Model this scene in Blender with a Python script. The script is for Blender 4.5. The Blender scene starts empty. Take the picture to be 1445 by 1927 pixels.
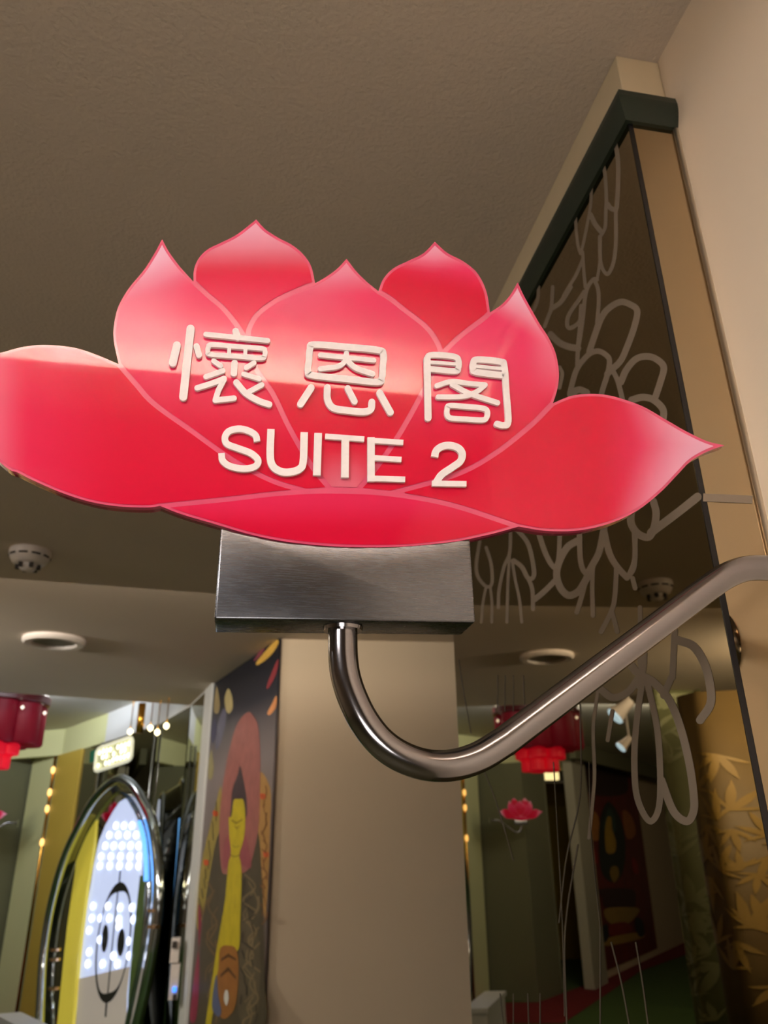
import bpy, bmesh, math, random
from mathutils import Vector, Matrix
random.seed(7)
# ------------------------------------------------------------------ camera maths
W, H, F = 1445.0, 1927.0, 1448.0
HC = 1.9                                  # camera height above the floor
R = Matrix(((0.9832651, 0.06298253, 0.17094722),
            (-0.18185281, 0.39557686, 0.90024913),
            (-0.0109228, -0.91627078, 0.40041047)))
CAM = Vector((0, 0, HC))
XM = 0.45                                 # plane of the big mirror wall
XW = 0.5175                               # plane of the cream right wall
YP = 0.642                                # front of the mirror-clad pier
YS = 0.51                                 # front face of the sign
ZC1, ZC2, ZC3 = HC + 0.998, HC + 1.165, HC + 1.48

def ray(px, py):
    return R @ Vector((px - W / 2, py - H / 2, F))
def onX(px, py, X): d = ray(px, py); return CAM + d * (X / d.x)
def onY(px, py, Y): d = ray(px, py); return CAM + d * (Y / d.y)
def onZ(px, py, Z): d = ray(px, py); return CAM + d * ((Z - HC) / d.z)
def onP(px, py, p, n): d = ray(px, py); return CAM + d * ((Vector(p) - CAM).dot(n) / d.dot(n))
def flip(v): return Vector((2 * XM - v.x, v.y, v.z))     # a point seen in the mirror -> where it stands

sc = bpy.context.scene
cd = bpy.data.cameras.new('camera'); cam = bpy.data.objects.new('camera', cd)
sc.collection.objects.link(cam); sc.camera = cam
right, down, fwd = R.col[0], R.col[1], R.col[2]
M = Matrix((( right.x, -down.x, -fwd.x), (right.y, -down.y, -fwd.y), (right.z, -down.z, -fwd.z))).to_4x4()
M.translation = CAM
cam.matrix_world = M
cd.sensor_fit = 'VERTICAL'; cd.sensor_height = 36; cd.lens = F / H * 36
cd.clip_start = 0.02; cd.clip_end = 100
cd.dof.use_dof = True; cd.dof.focus_distance = 0.60; cd.dof.aperture_fstop = 10.5

# ------------------------------------------------------------------ light
wd = bpy.data.worlds.new('world'); sc.world = wd; wd.use_nodes = True
wd.node_tree.nodes['Background'].inputs[0].default_value = (0.50, 0.46, 0.36, 1)
wd.node_tree.nodes['Background'].inputs[1].default_value = 0.10
sc.view_settings.view_transform = 'Standard'; sc.view_settings.look = 'None'
sc.view_settings.exposure = 0.0; sc.view_settings.gamma = 1.0
sc.view_settings.use_curve_mapping = False

def area(name, loc, target, sx, sy, power, col):
    l = bpy.data.lights.new(name, 'AREA'); l.shape = 'RECTANGLE'; l.size = sx; l.size_y = sy
    l.energy = power; l.color = col
    o = bpy.data.objects.new(name, l); sc.collection.objects.link(o); o.location = loc
    o.rotation_euler = (Vector(target) - Vector(loc)).to_track_quat('-Z', 'Y').to_euler()
    return o
# strip light in the cove trough behind the camera, washing the near ceiling
area('cove_light', (-0.75, -0.52, ZC1 - 0.10), (-0.75, -0.30, ZC1 + .02), 2.3, 0.05, 54, (1.0, 0.93, 0.91))
# added light behind the camera, unseen, to brighten near ceiling and wall
area('uplight_fill', (-0.25, -0.75, HC - 0.25), (0.05, 0.15, ZC1), 0.5, 0.3, 6.0, (1.0, 0.91, 0.83))
# added area light, out of view, for the sign front and right wall
area('corridor_fill', (-1.35, -1.0, ZC1 - 0.05), (-0.20, 0.5, HC - 0.2), 0.7, 0.5, 52, (1.0, 0.91, 0.85))
area('side_fill', (-2.7, 1.3, ZC1 - 0.04), (-1.8, 2.6, 0), 0.8, 0.8, 36, (1.0, 0.92, 0.84))  # second added light, outside every view, for floor bounce and the left side
# strip in the near ceiling step, hidden above the lower slab and shining onto the higher ceiling
area('corridor_cove', (-1.0, 3.02, ZC1 + 0.13), (-1.0, 4.0, ZC1 + .02), 2.8, 0.05, 30, (1.0, 0.87, 0.72))
area('lobby_ceiling_fill', (-2.9, 8.0, HC + 1.435), (-2.9, 10.5, HC + 1.50), 2.6, 0.06, 70, (0.86, 0.92, 1.0))  # added bare light floating out of sight, brightens the lobby ceiling
area('header_fill', (-1.2, 6.45, ZC2 + 0.20), (-1.0, 8.2, ZC2 + .35), 1.6, 0.10, 10, (0.84, 0.91, 1.0))  # added cool strip, unseen above the slab, whitens the header
area('lobby_fill', (-2.7, 3.8, ZC2 - .06), (-2.2, 10.5, HC + .2), .5, .5, 110, (1.0, 0.94, 0.84))  # light with no fixture, added out of view to lift the lobby walls
area('left_strip', (-5.6, 5.9, ZC2 + 0.22), (-6.2, 8.5, ZC2 - .2), 3.0, 0.12, 60, (1.0, 0.86, 0.66))  # unseen strip above the slab edge, shining towards the far left

# ------------------------------------------------------------------ materials
def s2l(c):
    return tuple(((x / 255) / 12.92 if x / 255 <= 0.04045 else ((x / 255 + 0.055) / 1.055) ** 2.4) for x in c)
MATS = {}
def mat(name, rgb=(200, 200, 200), rough=0.6, metal=0.0, emit=0.0, ecol=None, coat=0.0, spec=0.5,
        noise=None, bump=None, trans=0.0, aniso=0.0):
    if name in MATS: return MATS[name]
    m = bpy.data.materials.new(name); m.use_nodes = True
    nt = m.node_tree; b = nt.nodes['Principled BSDF']; c = s2l(rgb)
    b.inputs['Base Color'].default_value = (*c, 1)
    b.inputs['Roughness'].default_value = rough
    b.inputs['Metallic'].default_value = metal
    b.inputs['Specular IOR Level'].default_value = spec
    b.inputs['Coat Weight'].default_value = coat
    b.inputs['Coat Roughness'].default_value = 0.02
    b.inputs['Transmission Weight'].default_value = trans
    if aniso: b.inputs['Anisotropic'].default_value = aniso
    if emit:
        b.inputs['Emission Color'].default_value = (*s2l(ecol or rgb), 1)
        b.inputs['Emission Strength'].default_value = emit
    tc = nt.nodes.new('ShaderNodeTexCoord')
    if noise:                       # (scale, amount, stretch xyz)
        mp = nt.nodes.new('ShaderNodeMapping'); mp.inputs['Scale'].default_value = noise[2] if len(noise) > 2 else (1, 1, 1)
        nt.links.new(tc.outputs['Object'], mp.inputs[0])
        n = nt.nodes.new('ShaderNodeTexNoise'); n.inputs['Scale'].default_value = noise[0]; n.inputs['Detail'].default_value = 5
        nt.links.new(mp.outputs[0], n.inputs['Vector'])
        mx = nt.nodes.new('ShaderNodeMix'); mx.data_type = 'RGBA'
        a = noise[1]
        mx.inputs[6].default_value = (*[max(0, x * (1 - a)) for x in c], 1)
        mx.inputs[7].default_value = (*[min(1, x * (1 + a)) for x in c], 1)
        nt.links.new(n.outputs[0], mx.inputs[0]); nt.links.new(mx.outputs[2], b.inputs['Base Color'])
        if metal:
            mr = nt.nodes.new('ShaderNodeMapRange'); mr.inputs[3].default_value = rough * 0.9; mr.inputs[4].default_value = rough * 1.12
            nt.links.new(n.outputs[0], mr.inputs[0]); nt.links.new(mr.outputs[0], b.inputs['Roughness'])
    if bump:                        # (scale, strength, distance)
        n2 = nt.nodes.new('ShaderNodeTexNoise'); n2.inputs['Scale'].default_value = bump[0]; n2.inputs['Detail'].default_value = 3
        nt.links.new(tc.outputs['Object'], n2.inputs['Vector'])
        bp = nt.nodes.new('ShaderNodeBump'); bp.inputs['Strength'].default_value = bump[1]; bp.inputs['Distance'].default_value = bump[2]
        nt.links.new(n2.outputs[0], bp.inputs['Height']); nt.links.new(bp.outputs[0], b.inputs['Normal'])
    MATS[name] = m; return m

def vmat(name, rough=0.25, coat=1.0, spec=0.5):
    m = bpy.data.materials.new(name); m.use_nodes = True; nt = m.node_tree; b = nt.nodes['Principled BSDF']
    a = nt.nodes.new('ShaderNodeAttribute'); a.attribute_name = 'print'
    nt.links.new(a.outputs['Color'], b.inputs['Base Color'])
    b.inputs['Roughness'].default_value = rough; b.inputs['Coat Weight'].default_value = coat
    b.inputs['Coat IOR'].default_value = 1.42; b.inputs['Coat Roughness'].default_value = 0.03; b.inputs['Specular IOR Level'].default_value = spec
    return m

CEIL = mat('ceiling_paint', (206, 192, 176), 0.85, noise=(3, .03), bump=(150, .6, .003))
CEIL3 = mat('lobby_ceiling_paint', (214, 210, 198), 0.8, noise=(2, .02))
CREAM = mat('cream_wall_paint', (236, 220, 198), 0.7, noise=(4, .03), bump=(60, .25, .0015))
CREAM2 = mat('beige_wall_paint', (200, 182, 156), 0.75, noise=(2, .03))
BULK = mat('bulkhead_paint', (222, 208, 178), 0.6, noise=(25, .05), bump=(30, .4, .001))
SAGE = mat('sage_paint', (102, 102, 76), 0.7, noise=(2, .04))
LSAGE = mat('light_sage_paint', (206, 206, 154), 0.6, noise=(2, .03))
GREEN = mat('dark_green_gloss_wood', (34, 46, 36), 0.42, noise=(40, .15, (1, 1, 1)), bump=(80, .2, .0006))
BRONZE = mat('bronze_mirror', (162, 146, 116), 0.0, metal=1.0)
BRONZE2 = mat('pale_bronze_mirror', (186, 168, 138), 0.0, metal=1.0)
GLASSD = mat('tinted_wall_glass', (150, 144, 120), 0.02, metal=1.0)
ETCH = mat('etched_frost', (128, 114, 98), 0.55, noise=(30, .06))
BLACK = mat('black_edge', (8, 8, 14), 0.35)
STEEL = mat('brushed_steel', (118, 120, 126), 0.27, metal=1.0, noise=(60, .05, (1, 6, 20)))
TUBE = mat('polished_steel_tube', (150, 148, 152), 0.15, metal=1.0, noise=(60, .06, (1, 12, 12)))
CHROME = mat('chrome', (220, 220, 216), 0.12, metal=1.0)
LETTER = mat('silver_letter', (236, 230, 232), 0.45, spec=.4, noise=(160, .10))
EDGE = mat('acrylic_edge', (150, 48, 72), 0.12, coat=1)
PLATE = mat('pink_line_print', (210, 70, 110), 0.25, coat=1.0)
PRINT = vmat('petal_print', spec=.1)
WHITEP = mat('white_plastic', (214, 204, 196), 0.45, noise=(6, .02))
DARKP = mat('dark_slot', (52, 44, 36), 0.7)
CARPET = mat('green_carpet', (66, 92, 38), 0.95, noise=(60, .15), bump=(300, .5, .003))
REDC = mat('red_carpet', (118, 12, 18), 0.95, noise=(60, .12), bump=(300, .5, .003))
GOLD = mat('gold_trim', (214, 160, 70), 0.25, metal=1.0)
OCHRE = mat('ochre_panel', (186, 158, 62), 0.5, noise=(3, .05))
WHITEF = mat('white_frame_paint', (206, 206, 204), 0.5, noise=(3, .02))
TEAL = mat('teal_plate', (22, 120, 92), 0.5)

# ------------------------------------------------------------------ builders
COL = sc.collection
def tag(o, label=None, cat=None, group=None, kind=None):
    if label: o['label'] = label
    if cat: o['category'] = cat
    if group: o['group'] = group
    if kind: o['kind'] = kind
    return o
def link(name, me, m=None, parent=None, smooth=False):
    if m is not None and len(me.materials) == 0: me.materials.append(m)
    o = bpy.data.objects.new(name, me); COL.objects.link(o)
    if smooth:
        for p in me.polygons: p.use_smooth = True
    if parent:
        o.parent = parent; bpy.context.view_layer.update()
        o.matrix_parent_inverse = Matrix.Translation(-Vector(parent.location))
    return o
def empty(name, loc, label, cat, group=None):
    o = bpy.data.objects.new(name, None); COL.objects.link(o); o.location = loc
    o.empty_display_size = .05
    return tag(o, label, cat, group)
def mesh(name, vs, fs, m, parent=None, smooth=False):
    me = bpy.data.meshes.new(name); me.from_pydata([tuple(v) for v in vs], [], fs); me.update()
    return link(name, me, m, parent, smooth)
def bm_obj(name, bm, m, parent=None, smooth=False):
    bmesh.ops.recalc_face_normals(bm, faces=bm.faces[:])
    me = bpy.data.meshes.new(name); bm.to_mesh(me); bm.free()
    return link(name, me, m, parent, smooth)
def box(name, p0, p1, m, parent=None, bev=0.0):
    bm = bmesh.new()
    lo = [min(a, b) for a, b in zip(p0, p1)]; hi = [max(a, b) for a, b in zip(p0, p1)]
    vs = [bm.verts.new((x, y, z)) for x in (lo[0], hi[0]) for y in (lo[1], hi[1]) for z in (lo[2], hi[2])]
    for f in ((0, 1, 3, 2), (4, 6, 7, 5), (0, 4, 5, 1), (2, 3, 7, 6), (0, 2, 6, 4), (1, 5, 7, 3)):
        bm.faces.new([vs[i] for i in f])
    if bev: bmesh.ops.bevel(bm, geom=bm.edges[:], offset=bev, segments=2, affect='EDGES', profile=.6)
    return bm_obj(name, bm, m, parent)
def prism(name, pts, off, m, parent=None, bev=0.0):
    """flat polygon pts (3-D, coplanar) extruded by vector off"""
    bm = bmesh.new(); off = Vector(off)
    a = [bm.verts.new(p) for p in pts]; b = [bm.verts.new(Vector(p) + off) for p in pts]
    n = len(a)
    bm.faces.new(a); bm.faces.new(b[::-1])
    for i in range(n): bm.faces.new((a[i], b[i], b[(i + 1) % n], a[(i + 1) % n]))
    bm.normal_update()
    bmesh.ops.triangulate(bm, faces=[f for f in bm.faces if len(f.verts) > 4])
    return bm_obj(name, bm, m, parent)
def wallseg(name, a, b, z0, z1, th, m, parent=None):
    """upright slab from a to b (plan points), thickness th to the left of a->b"""
    a = Vector((a[0], a[1])); b = Vector((b[0], b[1])); d = (b - a).normalized(); n = Vector((-d.y, d.x)) * th
    pts = [(a.x, a.y, z0), (b.x, b.y, z0), (b.x, b.y, z1), (a.x, a.y, z1)]
    return prism(name, pts, (n.x, n.y, 0), m, parent)
def crom(pts, closed=False, k=8):
    out = []; n = len(pts); P = [Vector(p) for p in pts]
    rng = range(n if closed else n - 1)
    for i in rng:
        p1, p2 = P[i], P[(i + 1) % n]
        p0 = P[i - 1] if (closed or i > 0) else p1 * 2 - p2
        p3 = P[(i + 2) % n] if (closed or i + 2 < n) else p2 * 2 - p1
        for j in range(k):
            t = j / k
            out.append(0.5 * ((2 * p1) + (p2 - p0) * t + (2 * p0 - 5 * p1 + 4 * p2 - p3) * t * t + (3 * p1 - p0 - 3 * p2 + p3) * t ** 3))
    if not closed: out.append(P[-1])
    return out
def tube(name, pts, r, m, parent=None, seg=24, closed=False, cap=True):
    bm = bmesh.new(); P = [Vector(p) for p in pts]; n = len(P); rings = []
    up = None
    for i, p in enumerate(P):
        t = (P[(i + 1) % n] - P[i - 1]) if closed else (P[min(i + 1, n - 1)] - P[max(i - 1, 0)])
        t.normalize()
        if up is None:
            up = t.orthogonal().normalized()
        up = (up - t * up.dot(t)).normalized(); s = t.cross(up)
        rr = r[i] if isinstance(r, (list, tuple)) else r
        rings.append([bm.verts.new(p + (up * math.cos(a) + s * math.sin(a)) * rr) for a in [2 * math.pi * k / seg for k in range(seg)]])
    for i in range(n if closed else n - 1):
        A, B = rings[i], rings[(i + 1) % n]
        for k in range(seg): bm.faces.new((A[k], A[(k + 1) % seg], B[(k + 1) % seg], B[k]))
    if not closed and cap: bm.faces.new(rings[0]); bm.faces.new(rings[-1][::-1])
    return bm_obj(name, bm, m, parent, True)
def lathe(name, c, prof, m, parent=None, seg=40, axis=(0, 0, 1), smooth=True):
    ax = Vector(axis).normalized(); u = ax.orthogonal().normalized(); v = ax.cross(u); c = Vector(c)
    bm = bmesh.new(); rings = []
    for (r, h) in prof:
        if r < 1e-6: rings.append([bm.verts.new(c + ax * h)]); continue
        rings.append([bm.verts.new(c + ax * h + (u * math.cos(a) + v * math.sin(a)) * r) for a in [2 * math.pi * k / seg for k in range(seg)]])
    for A, B in zip(rings, rings[1:]):
        for k in range(seg):
            k2 = (k + 1) % seg
            if len(A) == 1 and len(B) == 1: continue
            if len(A) == 1: bm.faces.new((A[0], B[k], B[k2]))
            elif len(B) == 1: bm.faces.new((A[k], A[k2], B[0]))
            else: bm.faces.new((A[k], A[k2], B[k2], B[k]))
    o = bm_obj(name, bm, m, parent, False)
    if smooth:
        for p in o.data.polygons: p.use_smooth = True
        if hasattr(o.data, 'set_sharp_from_angle'): o.data.set_sharp_from_angle(angle=math.radians(38))
    return o

# strokes: 2-D polylines with width -> quads (front outline), mapped by a function to 3-D
def stroke2d(pts, w, cap=True, closed=False, smooth=False):
    P = [Vector((p[0], p[1])) for p in pts]
    if smooth: P = [Vector((q[0], q[1])) for q in crom(P, closed, 6)]
    n = len(P); L = []; Rr = []
    for i in range(n):
        if closed: a, b = P[i - 1], P[(i + 1) % n]
        else: a, b = P[max(i - 1, 0)], P[min(i + 1, n - 1)]
        d1 = (P[i] - a) if (closed or i > 0) else (b - P[i]); d2 = (b - P[i]) if (closed or i < n - 1) else (P[i] - a)
        d1.normalize(); d2.normalize(); t = (d1 + d2)
        t = t.normalized() if t.length > 1e-6 else d1
        nn = Vector((-t.y, t.x)); c = max(0.6, nn.dot(Vector((-d1.y, d1.x))))
        h = w[i] / 2 if isinstance(w, list) and not smooth else (w if not isinstance(w, list) else w[0]) / 2
        L.append(P[i] + nn * h / c); Rr.append(P[i] - nn * h / c)
    faces = []; vs = []
    for i in range(n): vs += [L[i], Rr[i]]
    for i in range(n if closed else n - 1):
        j = (i + 1) % n; faces.append([2 * i, 2 * i + 1, 2 * j + 1, 2 * j])
    if cap and not closed:
        for end in (0, n - 1):
            c = P[end]; st = L[end] - c; sgn = 1 if end == 0 else -1
            arc = []
            for k in range(0, 9):
                a = sgn * math.pi * k / 8
                arc.append(c + Vector((st.x * math.cos(a) - st.y * math.sin(a), st.x * math.sin(a) + st.y * math.cos(a))))
            b0 = len(vs); vs += arc; faces.append(list(range(b0, b0 + 9)))
    return vs, faces
def strokes_obj(name, specs, fn, off, m, parent=None):
    """specs: list of (pts, w, opts); fn maps 2-D to 3-D; off extrusion vector (from back to front)"""
    bm = bmesh.new(); off = Vector(off)
    for k, s in enumerate(specs):
        pts, w = s[0], s[1]; o = s[2] if len(s) > 2 else {}
        vs, fs = stroke2d(pts, w, **o)
        eps = off * (1 + 0.004 * (k % 7))
        back = [bm.verts.new(fn(v.x, v.y)) for v in vs]; front = [bm.verts.new(fn(v.x, v.y) + eps) for v in vs]
        from collections import Counter
        ed = Counter()
        for f in fs:
            try: bm.faces.new([front[i] for i in f])
            except ValueError: pass
            for a, b in zip(f, f[1:] + f[:1]): ed[(min(a, b), max(a, b))] += 1
        for (a, b), c in ed.items():
            if c == 1:
                try: bm.faces.new((front[a], front[b], back[b], back[a]))
                except ValueError: pass
    me = bpy.data.meshes.new(name)
    bmesh.ops.recalc_face_normals(bm, faces=bm.faces[:]); bm.to_mesh(me); bm.free()
    return link(name, me, m, parent)
def ribbons(name, specs, fn, m, parent=None):
    vs = []; fs = []
    for s in specs:
        o = dict(cap=True); o.update(s[2] if len(s) > 2 else {})
        v, f = stroke2d(s[0], s[1], **o); b = len(vs); vs += [fn(q.x, q.y) for q in v]; fs += [[b + i for i in g] for g in f]
    return mesh(name, vs, fs, m, parent)

# ================================================================== SETTING
FZ = 0.0
tag(box('floor', (-13, -4.5, -0.1), (3.0, 19, 0.0), CARPET), kind='structure')
tag(box('floor_bounce', (-13, -4.5, 0.0), (XW, 4.2, 0.004), mat('beige_bounce_floor', (104, 100, 72), .5, noise=(3, .06))), kind='structure')  # unseen beige floor added so its bounce lightens the ceiling, less green
# main ceiling ends at the step; behind it the corridor ceiling is higher, the lobby ceiling higher still
e1 = [(-1.2, 3.10), (-0.1, 3.20), (0.47, 3.24)]
def slab(name, pts, z0, z1, m):
    return tag(prism(name, [(x, y, z0) for x, y in pts], (0, 0, z1 - z0), m), kind='structure')
slab('ceiling', [(-8, -4.5), (3.0, -4.5), (3.0, 3.35), (0.47, 3.26), (-0.1, 3.21), (-1.2, 3.10), (-8, 2.55)], ZC1, ZC1 + .08, CEIL)
slab('ceiling.001', [(-8, 1.4), (3.0, 2.2), (3.0, 6.9), (-0.42, 7.03), (-1.85, 6.60), (-8, 5.9)], ZC2, ZC2 + .10, CEIL)
slab('ceiling.002', [(-13, 5.4), (3.0, 6.3), (3.0, 19), (-13, 19)], ZC3, ZC3 + .1, CEIL3)

# right wall with its bulkhead over the mirror
tag(box('wall_right', (XW, -4.5, 0), (XW + .1, YP + .004, ZC1), CREAM), kind='structure')
tag(box('wall_right', (XM + .006, YP + .006, HC + 0.857), (XW + .1, 1.58, ZC1), BULK, bev=.0015), kind='structure')
tag(box('wall_right', (XM + .008, YP + .008, 0), (XW + .1, 1.57, HC + 0.857), BLACK), kind='structure')
# mirror panels
mw = empty('mirror_panel', (XM, 1.1, 0), 'large bronze mirror panel etched with lotus flower outlines, under the green trim', 'mirror')
box('mirror_sheet', (XM, YP + .0005, 0), (XM + .006, 1.58, HC + 0.859), BRONZE, mw)
box('black_edge', (XM + .0002, YP - .001, 0), (XM + .0060, YP + .0004, HC + 0.859), BLACK, mw)
ms = empty('mirror_panel', (.485, YP, 0), 'narrow bronze mirror strip on the pier end between black edge and chrome trim', 'mirror')
box('mirror_sheet', (XM + .0064, YP - .001, 0.001), (XW - .0015, YP + .006, HC + 0.859), BRONZE2, ms)
# quarter-round green trim
def trim_profile(n=10):
    r = .046
    return [(-.002, 0), (.004, 0)] + [(.006 + .009 * math.sin(math.pi / 2 * k / n), .034 * k / n) for k in range(n + 1)] + [(.013, r), (-.002, r)]
def quarter_rod(name, path_fn, m):
    pr = trim_profile(); bm = bmesh.new(); rings = []
    for s in path_fn: rings.append([bm.verts.new(s(o, z)) for o, z in pr])
    for A, B in zip(rings, rings[1:]):
        for k in range(len(pr)):
            k2 = (k + 1) % len(pr); bm.faces.new((A[k], A[k2], B[k2], B[k]))
    bm.faces.new(rings[0]); bm.faces.new(rings[-1][::-1])
    return bm_obj(name, bm, m, None, False)
z0 = HC + .857
t1 = quarter_rod('trim_1', [lambda o, z: Vector((XM - o, 1.58, z0 + z)), lambda o, z: Vector((XM - o, YP - o, z0 + z)),
                            lambda o, z: Vector((XW + .006, YP - o, z0 + z))], GREEN)
tag(t1, kind='structure')
tag(tube('trim_2', [(XW - .002, YP - .003, 0), (XW - .002, YP - .003, z0)], .0036, mat('satin_trim', (236, 228, 214), .38, metal=1.0), seg=12), kind='structure')

# etched lotus pattern ------------------------------------------------
def cA(u, v): return (1060 + u / 4.818, 250 + v / 4.818)
def cB(u, v): return (930 + u / 3.905, 540 + v / 3.905)
def cC(u, v): return (840 + u / 2.388, 600 + v / 2.388)
def cD(u, v): return (860 + u / 3.284, 1000 + v / 3.284)
def cE(u, v): return (840 + u / 2.388, 1200 + v / 2.388)
ET = []
def et(f, s, w, pts): ET.append(([f(*p) for p in pts], w / s, dict(smooth=len(pts) > 2)))
A = lambda w, *p: et(cA, 4.818, w, p)
B = lambda w, *p: et(cB, 3.905, w, p)
C = lambda w, *p: et(cC, 2.388, w, p)
D = lambda w, *p: et(cD, 3.284, w, p)
E = lambda w, *p: et(cE, 2.388, w, p)
A(34, (470,100),(490,200),(498,330),(495,500),(483,680)); A(28, (362,290),(380,400),(390,600),(385,700),(380,850),(345,925))
A(38, (395,640),(430,685),(475,700)); A(24, (255,480),(248,640),(230,760),(190,960),(160,1090))
A(38, (245,740),(290,830),(345,900)); A(24, (110,770),(118,900),(135,1030),(155,1095))
A(30, (475,700),(478,950),(465,1120),(440,1220),(400,1280),(360,1240),(335,1150),(332,940)); A(24, (335,940),(335,1100),(325,1220),(305,1330))
A(26, (175,1080),(185,1250),(200,1400)); A(26, (175,1150),(120,1280),(60,1380),(0,1480))
A(32, (305,1330),(270,1330),(220,1400),(195,1500),(175,1700),(140,1927)); A(30, (280,1330),(315,1420),(320,1550),(305,1720))
A(32, (190,1440),(130,1530),(50,1650),(35,1740),(60,1770),(120,1740),(165,1690))
B(28, (640,140),(630,300),(615,450),(610,570)); B(42, (415,350),(480,410),(550,440),(615,450))
B(40, (700,470),(740,350),(790,220),(850,150),(930,110),(1000,130),(1050,175),(1030,290),(980,430),(930,540),(870,600),(830,640))
B(34, (555,780),(600,620),(660,530),(720,480),(780,475),(840,520),(845,580),(830,650),(800,740),(785,800))
B(32, (870,610),(910,700),(945,840)); B(42, (930,700),(970,610),(1040,530),(1120,510),(1190,530),(1245,590),(1220,700),(1180,820))
B(42, (560,790),(620,755),(680,775)); B(44, (1010,830),(1090,810),(1170,830),(1240,900),(1240,990))
B(24, (430,0),(420,150),(400,210),(370,290)); B(30, (560,0),(490,110),(420,160)); B(22, (325,0),(320,90),(290,170))
B(24, (480,590),(500,640),(480,740))
C(28, (930,820),(942,870),(935,930),(910,980),(860,965),(830,920),(830,870)); C(32, (1128,800),(1040,870),(920,960)); C(18, (850,960),(845,1080),(820,1150))
D(28, (495,-20),(540,120),(580,200),(615,235)); D(24, (635,-20),(630,130),(615,235))
D(38, (740,60),(680,100),(630,190),(615,270),(640,350),(690,395),(750,370),(790,310),(810,270)); D(28, (755,-20),(760,150),(775,230),(800,265))
D(36, (910,-30),(880,120),(840,200),(805,265)); D(34, (905,-20),(940,130),(990,220),(1050,285)); D(28, (1095,-10),(1100,130),(1090,230),(1050,285))
D(26, (800,280),(770,400),(740,500)); D(24, (840,200),(835,350),(840,520)); D(26, (985,230),(975,400),(955,490),(890,620)); D(24, (955,490),(990,620))
D(30, (610,300),(540,370),(480,420)); D(26, (1085,290),(1100,350)); D(24, (1130,470),(1132,620)); D(22, (440,290),(465,360),(470,480))
D(24, (360,-20),(430,60),(460,150),(475,270),(440,290),(400,220),(350,180)); D(18, (330,-20),(325,130),(290,220),(260,360),(255,470))
D(16, (325,130),(315,300),(310,470),(308,560)); D(16, (340,180),(360,300),(385,420),(400,560)); D(18, (140,60),(120,200),(130,280),(180,340),(215,320),(210,200),(180,100))
D(15, (180,340),(160,440),(150,560)); D(15, (205,340),(215,440),(214,560)); D(24, (1060,820),(1110,870),(1150,920)); D(24, (1160,740),(1155,850),(1120,960))
E(24, (1025,-30),(1020,80),(1015,180)); E(32, (1035,10),(1110,40),(1160,120),(1185,220),(1185,300),(1140,370))
E(30, (820,110),(860,160),(930,200),(1000,280),(1050,400),(1090,560),(1110,700),(1110,780),(1080,825),(1020,780),(965,640))
E(24, (870,90),(880,180),(860,330),(845,500),(850,680),(880,780),(920,825),(955,760),(960,600),(945,400),(900,190))
E(28, (690,230),(750,270),(820,240),(870,170)); E(13, (680,240),(660,400),(665,600),(660,700),(640,900)); E(16, (745,330),(725,460)); E(26, (1010,180),(975,260))
TH = []
def T(w, *p): TH.append(([cE(*q) for q in p], w / 2.388, dict(smooth=len(p) > 2)))
T(7, (600,300),(600,700),(540,980),(505,1280)); T(8, (590,930),(545,1200),(530,1400),(540,1736)); T(7, (690,1300),(690,1736)); T(8, (740,1370),(785,1550),(820,1736))
T(8, (850,1370),(880,1550),(905,1736)); T(5, (55,100),(75,230),(110,430)); T(5, (240,1600),(250,1700),(265,1780)); T(5, (300,1600),(300,1780)); T(5, (365,1600),(370,1780)); T(5, (420,1600),(420,1780))
T(5, (230,170),(228,330)); T(5, (262,170),(262,330)); T(5, (300,170),(300,330)); T(5, (345,170),(350,300)); T(5, (170,600),(230,760),(300,1000)); T(5, (640,560),(650,900),(690,1300)); T(5, (480,560),(500,900),(520,1280),(530,1700))
for _k, _e in enumerate(ET): ribbons('etched_line', [(_e[0], _e[1] * 1.18, _e[2])], lambda u, v: onX(u, v, XM - .00010 - .000003 * _k), ETCH, mw)
for _k, _e in enumerate(TH): ribbons('etched_thread', [(_e[0], _e[1] * .8, _e[2])], lambda u, v: onX(u, v, XM - .00032 - .000003 * _k), mat('etched_thread', (84, 74, 60), .6), mw)
ribbons('etched_band', [([(1323, 936), (1416, 940)], 15, dict(cap=False))], lambda u, v: onY(u, v, YP - .0016), ETCH, ms)

# ================================================================== THE SIGN
OUT = {
 'p1top': [(223,685),(180,667),(138,654),(86,649),(48,652),(22,658),(0,664)],
 'p1bot': [(0,870),(35,890),(69,907),(121,929),(173,945),(225,953),(277,955),(301,952)],
 'p2': [(223,685),(214,640),(215,608),(223,576),(242,543),(270,509),(291,476),(305,450)],
 'p2b': [(305,450),(318,474),(337,500),(352,517),(364,530)],
 'p3': [(364,530),(365,507),(374,486),(391,469),(415,457),(446,441),(482,413)],
 'p3b': [(482,413),(500,432),(525,448),(548,460),(568,476),(585,500),(593,533)],
 'p4': [(593,533),(612,522),(634,506),(652,487)], 'p4b': [(652,487),(670,510),(690,530),(712,548)],
 'p5': [(712,548),(721,525),(740,505),(768,491),(796,477),(818,455)],
 'p5b': [(818,455),(842,476),(872,492),(898,514),(915,548),(922,588)],
 'p6': [(922,588),(945,572),(962,552),(974,531)],
 'p6b': [(974,531),(985,555),(1002,586),(1017,612),(1032,635),(1045,663),(1051,694),(1051,719),(1046,742),(1040,759)],
 'p7': [(1040,759),(1058,751),(1079,744),(1109,741),(1140,743),(1175,752),(1212,766),(1250,788),(1290,811),(1330,830),(1363,838)],
 'p7b': [(1363,838),(1340,846),(1320,855),(1298,869),(1275,893),(1242,927),(1200,960),(1150,984),(1091,998),(1028,999),(976,991)],
 'p8b': [(976,991),(920,1006),(850,1020),(760,1029),(650,1029),(560,1022),(480,1008),(400,985),(340,967),(301,952)],
}
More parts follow.
